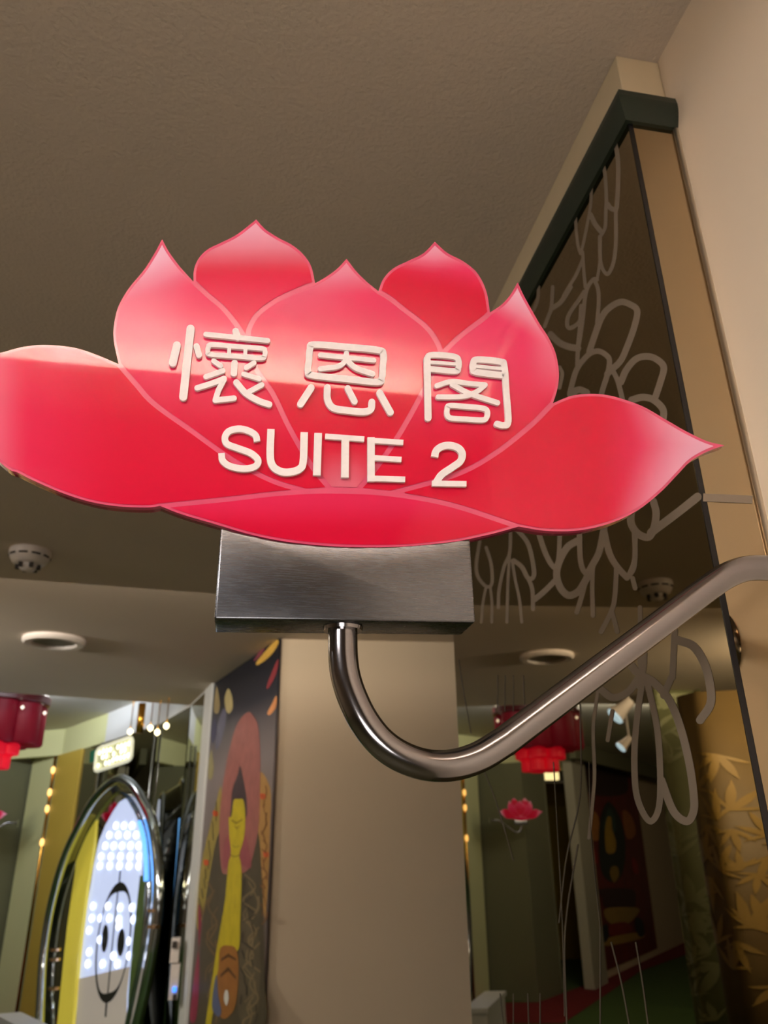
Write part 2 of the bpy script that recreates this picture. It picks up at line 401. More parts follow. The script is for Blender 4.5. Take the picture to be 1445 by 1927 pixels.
# the left tip lies outside the frame: mirror the right one about the sign's axis
XC = onY(652, 487, YS).x
def px_of(p):
    d = R.transposed() @ (Vector(p) - CAM); return (W / 2 + F * d.x / d.z, H / 2 + F * d.y / d.z)
def mirror_px(q):
    p = onY(q[0], q[1], YS); p.x = 2 * XC - p.x; return px_of(p)
tipL = mirror_px((1363, 838)); upL = mirror_px((1290, 811)); loL = mirror_px((1298, 869))
OUT['p1top'] += [upL, tipL]
OUT['p1bot'] = [tipL, loL] + OUT['p1bot']
def cr(key, rev=False, k=6):
    c = [(p.x, p.y) for p in crom([Vector((a, b)) for a, b in OUT[key]], k=k)]
    return c[::-1] if rev else c
def path(*parts):
    out = []
    for p in parts:
        for q in p:
            if not out or (abs(out[-1][0] - q[0]) + abs(out[-1][1] - q[1])) > .3: out.append(q)
    if abs(out[0][0] - out[-1][0]) + abs(out[0][1] - out[-1][1]) < .3: out.pop()
    return out
def sm(pts, k=5): return [(p.x, p.y) for p in crom([Vector(p) for p in pts], k=k)]
outline = path(cr('p2'), cr('p2b'), cr('p3'), cr('p3b'), cr('p4'), cr('p4b'), cr('p5'), cr('p5b'), cr('p6'), cr('p6b'), cr('p7'), cr('p7b'), cr('p8b'),
               cr('p1bot', True), cr('p1top', True))
l12 = sm([(223,685),(255,722),(290,760),(364,813),(437,865),(511,904),(575,924)])
l23 = sm([(364,530),(392,556),(420,580),(447,614),(466,645)])
l34 = sm([(593,533),(560,546),(520,565),(486,590),(469,618),(466,645)])
l24 = sm([(466,645),(480,690),(514,742),(545,806),(585,875),(622,921)])
l45 = sm([(712,548),(735,562),(757,580),(801,614),(823,645),(831,668)])
l46 = sm([(831,668),(796,737),(752,816),(708,880),(673,922)])
l56 = sm([(922,588),(909,600),(870,629),(845,652),(831,668)])
l67 = sm([(1040,759),(998,801),(929,855),(855,894),(735,928)])
l8 = sm([(301,952),(420,940),(540,927),(640,924),(740,930),(850,950),(976,991)])
r = lambda a: a[::-1]
PET = [
 ('left lower', path(cr('p1top', True), l12, [(560, 927)], [p for p in r(l8) if p[0] < 545], cr('p1bot', True))),
 ('left upper', path(cr('p2'), cr('p2b'), l23, l24, r(l12))),
 ('left back', path(cr('p3'), cr('p3b'), l34, r(l23))),
 ('centre', path(cr('p4'), cr('p4b'), l45, l46, r(l24), r(l34))),
 ('right back', path(cr('p5'), cr('p5b'), l56, r(l45))),
 ('right upper', path(cr('p6'), cr('p6b'), l67, r(l46), r(l56))),
 ('right lower', path(cr('p7'), cr('p7b'), [p for p in r(l8) if p[0] > 745], r(l67))),
 ('bottom', path(l8, cr('p8b')))]
def inset(poly, d):
    P = [Vector(p) for p in poly]; n = len(P)
    ar = sum(P[i].x * P[(i + 1) % n].y - P[(i + 1) % n].x * P[i].y for i in range(n)); s = 1 if ar > 0 else -1
    out = []
    for i in range(n):
        d1 = (P[i] - P[i - 1]).normalized(); d2 = (P[(i + 1) % n] - P[i]).normalized()
        n1 = Vector((-d1.y, d1.x)) * s; n2 = Vector((-d2.y, d2.x)) * s; b = n1 + n2
        if b.length < 1e-3: b = n1
        b.normalize(); out.append(P[i] + b * d / max(.30, b.dot(n1)))
    # drop vertices that ended up too near the outline
    def dseg(q):
        m = 1e9
        for i in range(n):
            a, c = P[i], P[(i + 1) % n]; ab = c - a; t = max(0, min(1, (q - a).dot(ab) / max(ab.length_squared, 1e-9)))
            m = min(m, (q - a - ab * t).length)
        return m
    out = [q for q in out if dseg(q) > d * .93]
    return out
def ss(a, b, x):
    t = max(0, min(1, (x - a) / (b - a))); return t * t * (3 - 2 * t)
RED = Vector(s2l((198, 0, 50))); PALE = Vector(s2l((230, 176, 204))); MID = Vector(s2l((216, 44, 96))); ROSE = Vector(s2l((208, 22, 72)))
def lerp(a, b, t): return a + (b - a) * t
def shade(i, x, y):
    if i == 0: return lerp(lerp(RED, MID, .55 * ss(260, -60, x)), PALE, .35 * ss(60, -60, x) + .55 * ss(705, 640, y) * ss(40, 130, x))
    if i == 1: return lerp(lerp(RED, MID, .9 * ss(880, 600, y)), PALE, .9 * ss(560, 465, y + (x - 290) * .25) + .28 * ss(700, 540, y) * ss(400, 240, x))
    if i == 2: return lerp(lerp(ROSE, RED, ss(560, 480, y)), PALE, .85 * ss(520, 415, y) + .25 * ss(430, 520, x - (y - 500)) * 0)
    if i == 3: return lerp(lerp(RED, MID, .85 * ss(760, 560, y)), PALE, .55 * ss(560, 490, y) + .30 * ss(830, 925, y) * ss(80, 10, abs(x - 648)) + .12 * ss(150, 0, abs(x - 560)) * ss(640, 540, y))
    if i == 4: return lerp(lerp(MID, RED, ss(480, 540, y - (x - 818) * .2)), PALE, .75 * ss(515, 460, y + abs(x - 818) * .1))
    if i == 5: return lerp(lerp(RED, MID, ss(860, 640, y)), PALE, .95 * ss(625, 545, y - (x - 974) * .55) * 1.0 + .25 * ss(980, 1050, x) * ss(760, 650, y))
    if i == 6: return lerp(lerp(RED, MID, .8 * ss(1120, 1240, x)), PALE, .9 * ss(1190, 1330, x + abs(y - 838) * .35))
    return lerp(RED, MID, .55 * ss(1000, 935, y))
def petal_obj(i, poly, parent):
    q = inset(poly, 4.9)
    bm = bmesh.new()
    vs = [bm.verts.new(onY(p.x, p.y, YS - .0004)) for p in q]
    f = bm.faces.new(vs); bm.normal_update(); bmesh.ops.triangulate(bm, faces=[f])
    xs = [v.co.x for v in bm.verts]; zs = [v.co.z for v in bm.verts]
    st = .006
    for ax, lo, hi in ((0, min(xs), max(xs)), (2, min(zs), max(zs))):
        k = lo + st
        while k < hi:
            no = [0, 0, 0]; no[ax] = 1; co = [0, 0, 0]; co[ax] = k
            bmesh.ops.bisect_plane(bm, geom=bm.verts[:] + bm.edges[:] + bm.faces[:], plane_co=co, plane_no=no); k += st
    me = bpy.data.meshes.new('petal'); bm.to_mesh(me); bm.free()
    at = me.color_attributes.new('print', 'FLOAT_COLOR', 'POINT')
    for k, v in enumerate(me.vertices):
        x, y = px_of(v.co); c = shade(i, x, y); at.data[k].color = (c.x, c.y, c.z, 1)
    return link('petal', me, PRINT, parent)

sign = empty('lotus_sign', (XC, YS, HC), 'large pink lotus-shaped sign on a bent steel arm, lettered SUITE 2 with three Chinese characters', 'sign')
fo = [onY(x, y, YS) for x, y in outline]
prism('front_plate', fo, (0, .0045, 0), PLATE, sign)
bo = [Vector((p.x, YS + .0048, p.z)) for p in fo]
prism('back_plate', bo, (0, .0045, 0), EDGE, sign)
for i, (nm, poly) in enumerate(PET): petal_obj(i, poly, sign)['label'] = nm + ' petal of the printed lotus'

# raised lettering, traced on the sign's own plane
def cL(u, v): return onY(290 + u / 2.035, 580 + v / 2.035, YS - .0008)
S_ = dict(smooth=True); Bt = dict(cap=False); SB = dict(smooth=True, cap=False); CL = dict(closed=True, smooth=True)
chars = [
 [([(88,148),(72,215)],30),([(140,85),(112,345)],31),([(163,152),(172,185)],23),([(312,94),(320,118)],25),([(198,106),(435,130)],19),
  ([(222,146),(316,153),(410,160),(424,170),(422,188),(408,197),(312,190),(217,183),(206,172),(208,155)],18,CL),([(288,155),(286,186)],15,Bt),([(350,158),(348,192)],15,Bt),
  ([(228,208),(255,226)],19),([(308,216),(305,255)],25),([(382,215),(352,234)],19),([(264,245),(198,268)],19),([(343,258),(403,276)],19),
  ([(165,311),(225,292),(268,275)],21,S_),([(268,278),(246,320),(234,358)],21),([(234,358),(306,350)],21),([(315,290),(352,332),(400,360),(440,374)],24,S_),([(412,299),(362,326)],20)],
 [([(612,145),(735,154),(856,166),(876,182),(874,225),(870,272),(852,288),(730,276),(605,262),(588,246),(592,200),(596,160)],25,CL),([(635,185),(840,205)],18),
  ([(735,178),(733,205)],20),([(733,205),(705,228),(635,238)],19,S_),([(740,208),(772,235),(835,257)],21,S_),([(600,310),(560,372)],27),
  ([(662,310),(663,355),(685,387),(740,397),(800,402),(828,392),(832,365)],26,S_),([(740,312),(766,362)],24),([(862,330),(903,404)],26)],
 [([(1043,200),(1047,425)],26),([(1043,205),(1052,186),(1100,185),(1150,192),(1163,206),(1162,235),(1148,246),(1055,238)],22,S_),([(1055,212),(1155,219)],13,Bt),
  ([(1310,448),(1335,453),(1353,438),(1346,330),(1338,228),(1322,210),(1235,202),(1219,216),(1219,238),(1232,250),(1335,263)],24,S_),([(1228,227),(1330,237)],13,Bt),
  ([(1080,302),(1135,286),(1200,293),(1265,299)],19,S_),([(1265,299),(1232,325),(1180,343),(1085,345)],19,S_),([(1140,298),(1205,332),(1312,367)],20,S_),
  ([(1130,378),(1195,382),(1255,388),(1273,400),(1270,424),(1253,433),(1195,430),(1135,426),(1120,413),(1120,390)],20,CL)]]
for c, nm in zip(chars, ('left', 'middle', 'right')):
    o = strokes_obj('character', c, cL, (0, -.0022, 0), LETTER, sign); o['label'] = nm + ' silver Chinese character'
lets = [('S', [([(394,515),(388,492),(362,475),(325,467),(287,476),(271,500),(280,525),(320,541),(370,560),(397,585),(391,607),(362,618),(325,618),(285,607),(262,587),(258,560)],25,SB)]),
 ('U', [([(447,468),(444,570),(455,610),(485,630),(520,632),(556,620),(570,590),(574,480)],28,SB)]),
 ('I', [([(627,483),(622,645)],29,Bt)]),
 ('T', [([(654,495),(803,506)],20,Bt),([(731,503),(729,653)],29,Bt)]),
 ('E', [([(829,499),(829,668)],28,Bt),([(829,511),(952,519)],20,Bt),([(829,577),(945,584)],20,Bt),([(829,656),(959,660)],21,Bt)]),
 ('2', [([(1072,574),(1078,550),(1100,534),(1130,530),(1162,540),(1177,562),(1170,590),(1140,613),(1098,642),(1077,672)],27,SB),([(1062,675),(1193,677)],21,Bt)])]
for nm, sp in lets:
    o = strokes_obj('letter', sp, cL, (0, -.0022, 0), LETTER, sign)

# steel box under the flower, with the curved top edge
YB = YS - .004
top = sm([(415,992),(450,1002),(520,1017),(600,1026),(680,1029),(760,1027),(830,1021),(885,1014)], 6)
fr = [onY(x, y, YB) for x, y in top] + [onY(895, 1171, YB), onY(403, 1165, YB)]
bm = bmesh.new(); a = [bm.verts.new(p) for p in fr]; b = [bm.verts.new(p + Vector((0, .036, 0))) for p in fr]; n = len(a)
f0 = bm.faces.new(a); bm.faces.new(b[::-1])
for i in range(n): bm.faces.new((a[i], b[i], b[(i + 1) % n], a[(i + 1) % n]))
bmesh.ops.recalc_face_normals(bm, faces=bm.faces[:])
sharp = [e for e in bm.edges if e.calc_face_angle(0) > .5]
bmesh.ops.bevel(bm, geom=sharp, offset=.0016, segments=3, affect='EDGES', profile=.5)
o = bm_obj('mounting_box', bm, STEEL, sign)
for p in o.data.polygons: p.use_smooth = True
o.data.set_sharp_from_angle(angle=math.radians(30))
# bent arm
YT = YB + .018
tp = [(645,1176),(645,1205),(646,1240),(651,1275),(663,1312),(684,1355),(714,1394),(752,1422),(800,1439),(850,1440),(900,1425),(950,1395)]
arm = [onY(x, y, YT) for x, y in tp]
c3 = [Vector(p) for p in arm]
P1 = onY(1330, 1108, YT); P2 = onY(1366, 1084, YT); P3 = onY(1405, 1070, YT); P4 = onY(1460, 1069, YT)
P5 = Vector((XW - .002, YT, P4.z))
curve = crom(c3, k=8) + [onY(1040, 1327, YT), onY(1130, 1259, YT), onY(1230, 1184, YT)] + crom([P1, P2, P3, P4], k=6) + [P5]
tube('support_arm', curve, .0103, TUBE, sign, seg=40)
lathe('weld_collar', onY(645, 1184, YT) + Vector((0, 0, 0)), [(0, -.0015), (.0135, -.0015), (.0142, .0008), (.0128, .0035), (0, .0035)], TUBE, sign, seg=32)
lathe('wall_flange', (XW - .0005, YT, P4.z - .006), [(0, .022), (.012, .022), (.024, .017), (.036, .009), (.042, 0), (0, 0)], TUBE, sign, axis=(-1, 0, 0))

# far lotus sign: the same kind, beside the lobby (copied piece by piece, no lettering readable)
far = empty('lotus_sign', (XC - 3.08, YS + 10.3, HC + .13), 'distant small red lotus-shaped sign on bent arm at left edge, before green wall', 'sign')
for ch in [c for c in sign.children if c.name.split('.')[0] not in ('letter', 'character')]:
    c = ch.copy(); COL.objects.link(c); c.parent = far; c.matrix_parent_inverse = Matrix.Translation(-Vector(sign.location)) ; 
    if 'label' in c and not c.name.startswith('petal'): del c['label']

# ================================================================== CORRIDOR BEYOND
# cream wall right of the mural
tag(wallseg('wall_back', (0.24, 4.60), (2.6, 4.45), 0, ZC2, .12, CREAM2), kind='structure')
# wall carrying the mural and its white post
tag(wallseg('wall_left', (-0.215, 6.24), (0.236, 4.62), 0, ZC2, .10, CREAM2), kind='structure')
mp0 = Vector((0.232, 4.585, 0)); mp1 = Vector((-0.205, 6.13, 0)); md = (mp1 - mp0).normalized(); mn = Vector((-md.y, md.x, 0))
if mn.dot(CAM - mp0) < 0: mn = -mn
mn.z = 0; mn.normalize()
mo = mn * .012
def mural_px(x, y, k=1): return onP(x, y, mp0 + mo + mn * (.0007 * k), mn)
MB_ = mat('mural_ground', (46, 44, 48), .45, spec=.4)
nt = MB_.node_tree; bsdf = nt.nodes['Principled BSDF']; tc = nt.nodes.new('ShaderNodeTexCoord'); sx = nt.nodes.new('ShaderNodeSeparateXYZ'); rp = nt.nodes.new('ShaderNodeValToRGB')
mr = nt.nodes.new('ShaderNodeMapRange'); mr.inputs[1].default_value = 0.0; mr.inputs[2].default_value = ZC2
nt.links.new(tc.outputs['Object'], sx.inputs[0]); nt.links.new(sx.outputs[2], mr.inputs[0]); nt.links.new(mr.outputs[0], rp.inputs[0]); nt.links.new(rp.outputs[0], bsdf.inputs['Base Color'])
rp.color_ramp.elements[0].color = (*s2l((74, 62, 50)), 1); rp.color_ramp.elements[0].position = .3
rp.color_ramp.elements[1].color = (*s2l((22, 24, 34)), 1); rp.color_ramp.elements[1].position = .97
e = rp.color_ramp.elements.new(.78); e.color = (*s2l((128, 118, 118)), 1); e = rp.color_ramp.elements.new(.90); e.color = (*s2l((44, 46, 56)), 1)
mural = empty('wall_mural', mp0, 'tall dark painted mural of a seated yellow deity with a rose halo, beside cream wall', 'mural')
def upright(a, b, z0, z1): return [(a.x, a.y, z0), (b.x, b.y, z0), (b.x, b.y, z1), (a.x, a.y, z1)]
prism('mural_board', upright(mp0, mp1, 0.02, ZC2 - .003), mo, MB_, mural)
def paint(name, pts, rgb, k, parent, fn, smooth=True, emit=0):
    q = [(p.x, p.y) for p in crom([Vector(p) for p in pts], True, 5)] if smooth else pts
    bm = bmesh.new(); f = bm.faces.new([bm.verts.new(fn(x, y, k)) for x, y in q]); bm.normal_update(); bmesh.ops.triangulate(bm, faces=[f])
    return bm_obj(name, bm, mat('paint_%d_%d_%d' % rgb, rgb, .5, noise=(14, .30)), parent)
def m1(u, v): return (320 + u / 2.65, 1200 + v / 2.65)
def pm(name, uv, rgb, k, smooth=True): paint(name, [m1(*p) for p in uv], rgb, k, mural, mural_px, smooth)
pm('painted_flame', [(255,740),(215,880),(165,1080),(140,1250),(130,1420),(150,1440),(200,1200),(245,960)], (150, 132, 66), 1)
pm('painted_flame', [(450,670),(500,760),(498,960),(490,1200),(474,1400),(462,1300),(440,1000),(436,800)], (168, 128, 72), 1)
pm('painted_flower', [(140,1350),(155,1380),(150,1500),(128,1640),(112,1760),(98,1900),(130,1900),(145,1700)], (140, 46, 70), 2)
pm('painted_aureole', [(245,970),(195,1200),(160,1450),(150,1700),(160,1950),(455,1950),(470,1700),(465,1400),(455,1150),(432,950),(345,900)], (76, 68, 52), 2)
pm('painted_halo', [(385,373),(335,430),(300,540),(275,660),(255,800),(245,960),(255,1150),(285,1180),(380,1165),(415,1080),(440,950),(447,800),(450,600),(440,450),(415,390)], (150, 92, 86), 3)
pm('painted_halo_rim', [(285,990),(265,1060),(270,1150),(330,1120),(400,1150),(395,1060),(360,960)], (142, 72, 78), 4)
pm('painted_hair', [(348,640),(335,690),(310,760),(303,850),(305,900),(375,900),(382,820),(375,760),(362,690)], (62, 50, 54), 4)
pm('painted_body', [(318,812),(306,890),(292,900),(296,990),(303,1080),(290,1130),(275,1300),(250,1450),(225,1600),(195,1800),(175,1950),(200,1950),(235,1700),(260,1560),(338,1560),(350,1400),(356,1200),(352,1120),(345,1080),(368,1000),(375,900),(366,812),(340,805)], (184, 166, 34), 5)
pm('painted_brow', [(305,905),(330,920),(362,902),(362,910),(330,930),(305,914)], (128, 108, 22), 6, False)
pm('painted_mouth', [(315,936),(332,946),(350,936),(332,956)], (132, 104, 30), 6, False)
pm('painted_robe', [(250,1550),(240,1650),(225,1800),(260,1900),(320,1850),(340,1700),(332,1560),(290,1535)], (146, 96, 44), 6)
pm('painted_fold', [(255,1600),(290,1575),(330,1600),(330,1612),(290,1592),(255,1615)], (86, 54, 28), 7, False)
pm('painted_fold', [(250,1680),(290,1640),(328,1690),(328,1706),(290,1662),(250,1696)], (86, 54, 28), 7, False)
pm('painted_scarf', [(232,1680),(215,1760),(210,1850),(240,1890),(255,1860),(240,1780)], (84, 92, 120), 7)
pm('painted_lamp', [(275,1760),(268,1800),(280,1835),(292,1800),(288,1762)], (206, 206, 200), 8)
pm('painted_robe', [(370,1380),(350,1500),(340,1700),(345,1900),(430,1900),(450,1700),(440,1500)], (88, 78, 60), 3)
pm('painted_leaf', [(290,255),(272,300),(278,360),(295,378),(312,350),(308,290)], (176, 160, 112), 2)
pm('painted_leaf', [(232,245),(222,300),(220,370),(240,375),(248,330),(240,270)], (150, 132, 92), 2)
pm('painted_cloud', [(270,350),(240,420),(225,520),(235,560),(262,490),(280,400)], (92, 92, 112), 1)
pm('painted_cloud', [(225,400),(205,460),(212,530),(232,470)], (48, 50, 84), 2)
pm('painted_leaf', [(205,560),(192,620),(190,700),(210,700),(218,650),(212,590)], (146, 138, 96), 2)
pm('painted_flame', [(530,10),(490,50),(432,120),(440,135),(500,90),(540,30)], (206, 164, 72), 2)
pm('painted_flame', [(465,40),(425,100),(418,118),(450,90),(470,60)], (128, 58, 72), 2)
pm('painted_flame', [(536,110),(500,190),(480,250),(495,245),(525,190),(538,140)], (142, 52, 60), 2)
pm('painted_flame', [(530,290),(505,335),(484,378),(500,384),(528,345)], (216, 148, 96), 2)
for u, v in ((180,1120),(226,876),(462,790),(478,1080)):
    pm('painted_blossom', [(u-12,v-12),(u+12,v-8),(u+10,v+14),(u-10,v+12)], (196, 84, 44), 3)
def mline(name, specs, rgb, k):
    ribbons(name, [([m1(*q) for q in p], w / 2.65, dict(smooth=len(p) > 2)) for p, w in specs], lambda x, y: mural_px(x, y, k), mat('line_%d_%d_%d' % rgb, rgb, .5), mural)['kind'] = 'stuff'
rr = random.Random(3)
mline('painted_lines', [([(rr.uniform(170, 250), y), (rr.uniform(180, 240), y + 50), (rr.uniform(165, 235), y + 110)], rr.uniform(5, 11)) for y in range(1220, 1900, 42)], (112, 92, 62), 4)
mline('painted_lines', [([(rr.uniform(365, 450), y), (rr.uniform(360, 440), y + 55), (rr.uniform(370, 450), y + 105)], rr.uniform(5, 12)) for y in range(1180, 1900, 38)], (124, 108, 78), 4)
mline('painted_lines', [([(rr.uniform(340, 440), y), (rr.uniform(350, 430), y + 40)], rr.uniform(4, 9)) for y in range(1200, 1900, 45)], (52, 44, 36), 5)
mline('painted_flame_lines', [([(455 + rr.uniform(-6, 30), y), (465 + rr.uniform(-5, 20), y + 25), (470 + rr.uniform(-14, 14), y + 60)], rr.uniform(4, 8)) for y in range(740, 1380, 45)], (120, 78, 40), 3)
mline('painted_flame_lines', [([(x + rr.uniform(-14, 14), y), (x + rr.uniform(-12, 12), y + 45)], rr.uniform(4, 8)) for x, y in [(235 - i * 8, 820 + i * 48) for i in range(12)]], (86, 74, 50), 3)
mline('painted_face', [([(312, 1035), (325, 1045), (345, 1038)], 4), ([(300, 1082), (322, 1092), (350, 1082)], 5)], (124, 108, 24), 6)
# white post + header at the left end of the mural wall
def path_pt(s):
    W_ = [(-2.80, 11.95), (-2.16, 10.90), (-1.48, 9.60), (-.76, 8.12), (-.40, 6.98), (-.25, 6.28)]
    i = min(int(s), 4); t = s - i; return Vector((W_[i][0] + (W_[i + 1][0] - W_[i][0]) * t, W_[i][1] + (W_[i + 1][1] - W_[i][1]) * t, 0))
ZH = HC + 1.15
hdr = []
sp_ = [0, 1, 1.5, 2, 2.5, 3, 3.5, 4, 4.5, 5]
for i, (a, b) in enumerate(zip(sp_, sp_[1:])):
    A_, B_ = path_pt(a), path_pt(b)
    tag(wallseg('wall_left', (A_.x, A_.y), (B_.x, B_.y), ZH, ZC3, .12, LSAGE if i < 3 else WHITEF), kind='structure')
tag(wallseg('wall_far', (-4.6, 12.6), (-2.2, 10.96), ZH, ZC3, .12, LSAGE), kind='structure')
tag(wallseg('trim_3', (-0.262, 6.30), (-0.205, 6.02), 0, ZH + .02, .03, WHITEF), kind='structure')
# tinted glass panes between the posts
wn = bpy.data.objects.new('window_1', None); COL.objects.link(wn); tag(wn, kind='structure')
for a, b in ((1.35, 1.98), (2.02, 2.5), (2.52, 3.0), (3.02, 3.98), (4.02, 4.96)):
    A_, B_ = path_pt(a), path_pt(b)
    wallseg('pane', (A_.x, A_.y), (B_.x, B_.y), .02, ZH, .02, GLASSD, wn)
for a in (2.0, 3.0):
    p = path_pt(a); tube('mullion', [(p.x - .02, p.y - .02, 0), (p.x - .02, p.y - .02, ZH)], .012, CHROME, wn, seg=8)
# light sage post, gold bead strip, ochre panel
tag(wallseg('trim_4', (-2.73, 11.80), (-2.30, 11.15), 0, ZH, .12, LSAGE), kind='structure')
bs = empty('bead_string', (-2.29, 11.06, 0), 'thin gold strip with small beads glowing as glints between green post and ochre panel', 'gold strip')
tube('gold_strip', [(-2.29, 11.06, .05), (-2.29, 11.06, ZH - .01)], .018, GOLD, bs, seg=8)
GLINT = mat('warm_glint', (255, 196, 110), .3, emit=2.2)
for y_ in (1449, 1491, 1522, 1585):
    p = onY(95, y_, 11.02); lathe('bulb', (-2.29, 11.03, p.z), [(0, -.05), (.022, -.03), (.026, 0), (.022, .03), (0, .05)], GLINT, bs, seg=12)  # these bulbs are added beads whose glow paints the glints on gold trim
op = tag(wallseg('wall_ochre', (-2.25, 11.0), (-1.83, 10.22), 0, ZH, .06, OCHRE), kind='structure')

# ------------------------------------------------------------------ oval door
dA, dB = Vector((-1.95, 10.25, 0)), Vector((-.66, 7.90, 0)); dd = (dB - dA).normalized(); dn = Vector((dd.y, -dd.x, 0))
if dn.dot(CAM - dA) < 0: dn = -dn
dn.z = 0; dn.normalize()
def dpt(x, y, o): return onP(x, y, dA + dn * o, dn)
def c2(u, v): return (60 + u / 3.957, 1440 + v / 3.957)
door = bpy.data.objects.new('door_1', None); COL.objects.link(door); tag(door, kind='structure')
ro = [(40,2300),(60,1900),(70,1700),(90,1400),(145,1050),(235,720),(340,480),(470,250),(620,115),(720,125),(820,250),(890,400),(925,560),(945,760),(945,950),(930,1150),(905,1350),(860,1600),(790,1900),(660,2300)]
RINGM = mat('portal_ring', (196, 206, 214), .10, metal=1.0)
DARKG = mat('portal_reveal', (42, 52, 50), .15, coat=1)
ring = crom([dpt(*c2(*p), .28) for p in ro], k=5)
zmin = .03
ring = [p for p in ring if p.z > zmin]
tube('portal_ring', ring, .045, RINGM, door, seg=14)
ri = [(150,2300),(160,1900),(150,1700),(165,1450),(215,1100),(300,800),(400,540),(500,370),(610,230),(690,215),(780,330),(835,480),(862,640),(872,850),(862,1050),(840,1250),(800,1500),(735,1800),(640,2300)]
ring2 = [p for p in crom([dpt(*c2(*p), .10) for p in ri], k=5) if p.z > zmin]
tube('portal_inner_ring', ring2, .022, RINGM, door, seg=10)
# reveal between the rings
def loft(name, a, b, m, parent, n=60):
    def rs(P):
        L = [0]
        for i in range(1, len(P)): L.append(L[-1] + (P[i] - P[i - 1]).length)
        out = []; j = 0
        for k in range(n):
            s = L[-1] * k / (n - 1)
            while j < len(P) - 2 and L[j + 1] < s: j += 1
            t = (s - L[j]) / max(1e-9, L[j + 1] - L[j]); out.append(P[j].lerp(P[j + 1], min(1, t)))
        return out
    A, B = rs(a), rs(b); vs = A + B
    return mesh(name, vs, [(i, i + 1, n + i + 1, n + i) for i in range(n - 1)], m, parent, True)
loft('portal_reveal', ring, ring2, DARKG, door)
leaf = [(690,250),(745,340),(790,450),(815,560),(818,650),(805,820),(790,980),(770,1150),(748,1320),(720,1500),(705,1700),(700,1900),(690,2250),(310,2250),(330,1900),(350,1600),(380,1300),(420,1000),(445,850),(460,750),(480,650),(500,560),(545,450),(600,350),(650,275)]
LEAFM = mat('backlit_glass_leaf', (176, 190, 226), .25, emit=.8, ecol=(200, 212, 244))
LEAFL = mat('frosted_lower_leaf', (176, 166, 150), .35, emit=.4, ecol=(190, 180, 168))  # unlit part of the leaf, a weak glow is put into its colour
def flat(name, pts, o, th, m, parent):
    P = [dpt(*c2(*p), o) for p in pts]; return prism(name, P, dn * -th, m, parent)
flat('door_leaf', leaf, .08, .02, LEAFM, door)
flat('leaf_lower', [(350,1590),(727,1500),(705,1700),(700,1900),(690,2240),(312,2240),(330,1900)], .085, .004, LEAFL, door)
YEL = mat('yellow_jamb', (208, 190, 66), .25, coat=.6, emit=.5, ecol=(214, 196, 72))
flat('door_jamb', [(480,335),(470,470),(460,600),(435,750),(410,900),(385,1100),(360,1300),(340,1500),(322,1700),(303,1900),(280,2250),(150,2250),(190,1900),(215,1650),(240,1400),(262,1200),(290,1000),(305,900),(320,800),(332,680),(345,580),(400,450)], .11, .03, YEL, door)
flat('green_edge', [(805,820),(830,830),(826,1050),(800,1400),(760,1700),(735,2250),(695,2250),(720,1700),(750,1320),(785,1000)], .09, .01, mat('green_jamb', (104, 132, 70), .3, coat=.5), door)
SYM = mat('door_emblem', (44, 46, 40), .5)
def lf(o): return lambda u, v: dpt(*c2(u, v), o)
def half(s):   # ellipse ring, thick at top and bottom
    cxm, cym, rx, ry = 607, 1320, 128, 450
    outp = []; inp = []
    for k in range(48):
        a = 2 * math.pi * k / 48; th = 10 + 62 * abs(math.sin(a)) ** 5
        sh = -.105 * 450 * math.sin(a) * -1
        outp.append((cxm + rx * math.cos(a) - math.sin(a) * 47 * -1 * -1 * 1, cym + ry * math.sin(a) - math.cos(a) * 25 * -1 * -1))
        inp.append((cxm + (rx - 11) * math.cos(a) - math.sin(a) * 42, cym + (ry - th) * math.sin(a) - math.cos(a) * 25))
    return outp, inp
o_, i_ = half(0)
g = lf(.090); vs = [g(*p) for p in o_] + [g(*p) for p in i_]; n = 48
mesh('door_emblem', vs, [(k, (k + 1) % n, n + (k + 1) % n, n + k) for k in range(n)], SYM, door)
ribbons('emblem_line', [([(657,790),(650,880)], 11), ([(640,940),(600,1320),(565,1700)], 9), ([(556,1760),(548,1870)], 13)], g, SYM, door)
for cx_, cy_, rx, ry in ((543, 1290, 24, 104), (663, 1320, 27, 104)):
    P = [g(cx_ + rx * math.cos(a) - math.sin(a) * 8, cy_ + ry * math.sin(a)) for a in [2 * math.pi * k / 28 for k in range(28)]]
    mesh('emblem_eye', P, [list(range(28))], SYM, door)
LEDM = mat('led_lamp', (235, 242, 255), .3, emit=2.6, ecol=(232, 240, 255))
led_me = None
def led(u, v, r_=21):
    global led_me
    c = dpt(*c2(u, v), .094)
    if led_me is None:
        tmp = lathe('led_lamp', (0, 0, 0), [(0, .012), (.022, .010), (.034, 0), (0, 0)], LEDM, None, seg=12, axis=dn, smooth=False)
        led_me = tmp.data; bpy.data.objects.remove(tmp)
    o = bpy.data.objects.new('led_lamp', led_me); COL.objects.link(o); o.location = c; o.parent = door
for r_i, (v, u0, u1, nn) in enumerate([(450,620,740,3),(520,570,770,4),(600,540,790,5),(680,510,795,5),(750,500,790,5),(1050,450,560,2),(1060,650,740,2),(1140,440,570,3),(1150,640,750,2),(1230,420,470,1),(1200,640,650,1),(1300,500,505,1),(1310,720,721,1),(1390,420,450,1),(1480,410,630,3),(1420,600,720,2)]):
    for k in range(nn):
        u = u0 + (u1 - u0) * (k / (nn - 1) if nn > 1 else 0); led(u, v)
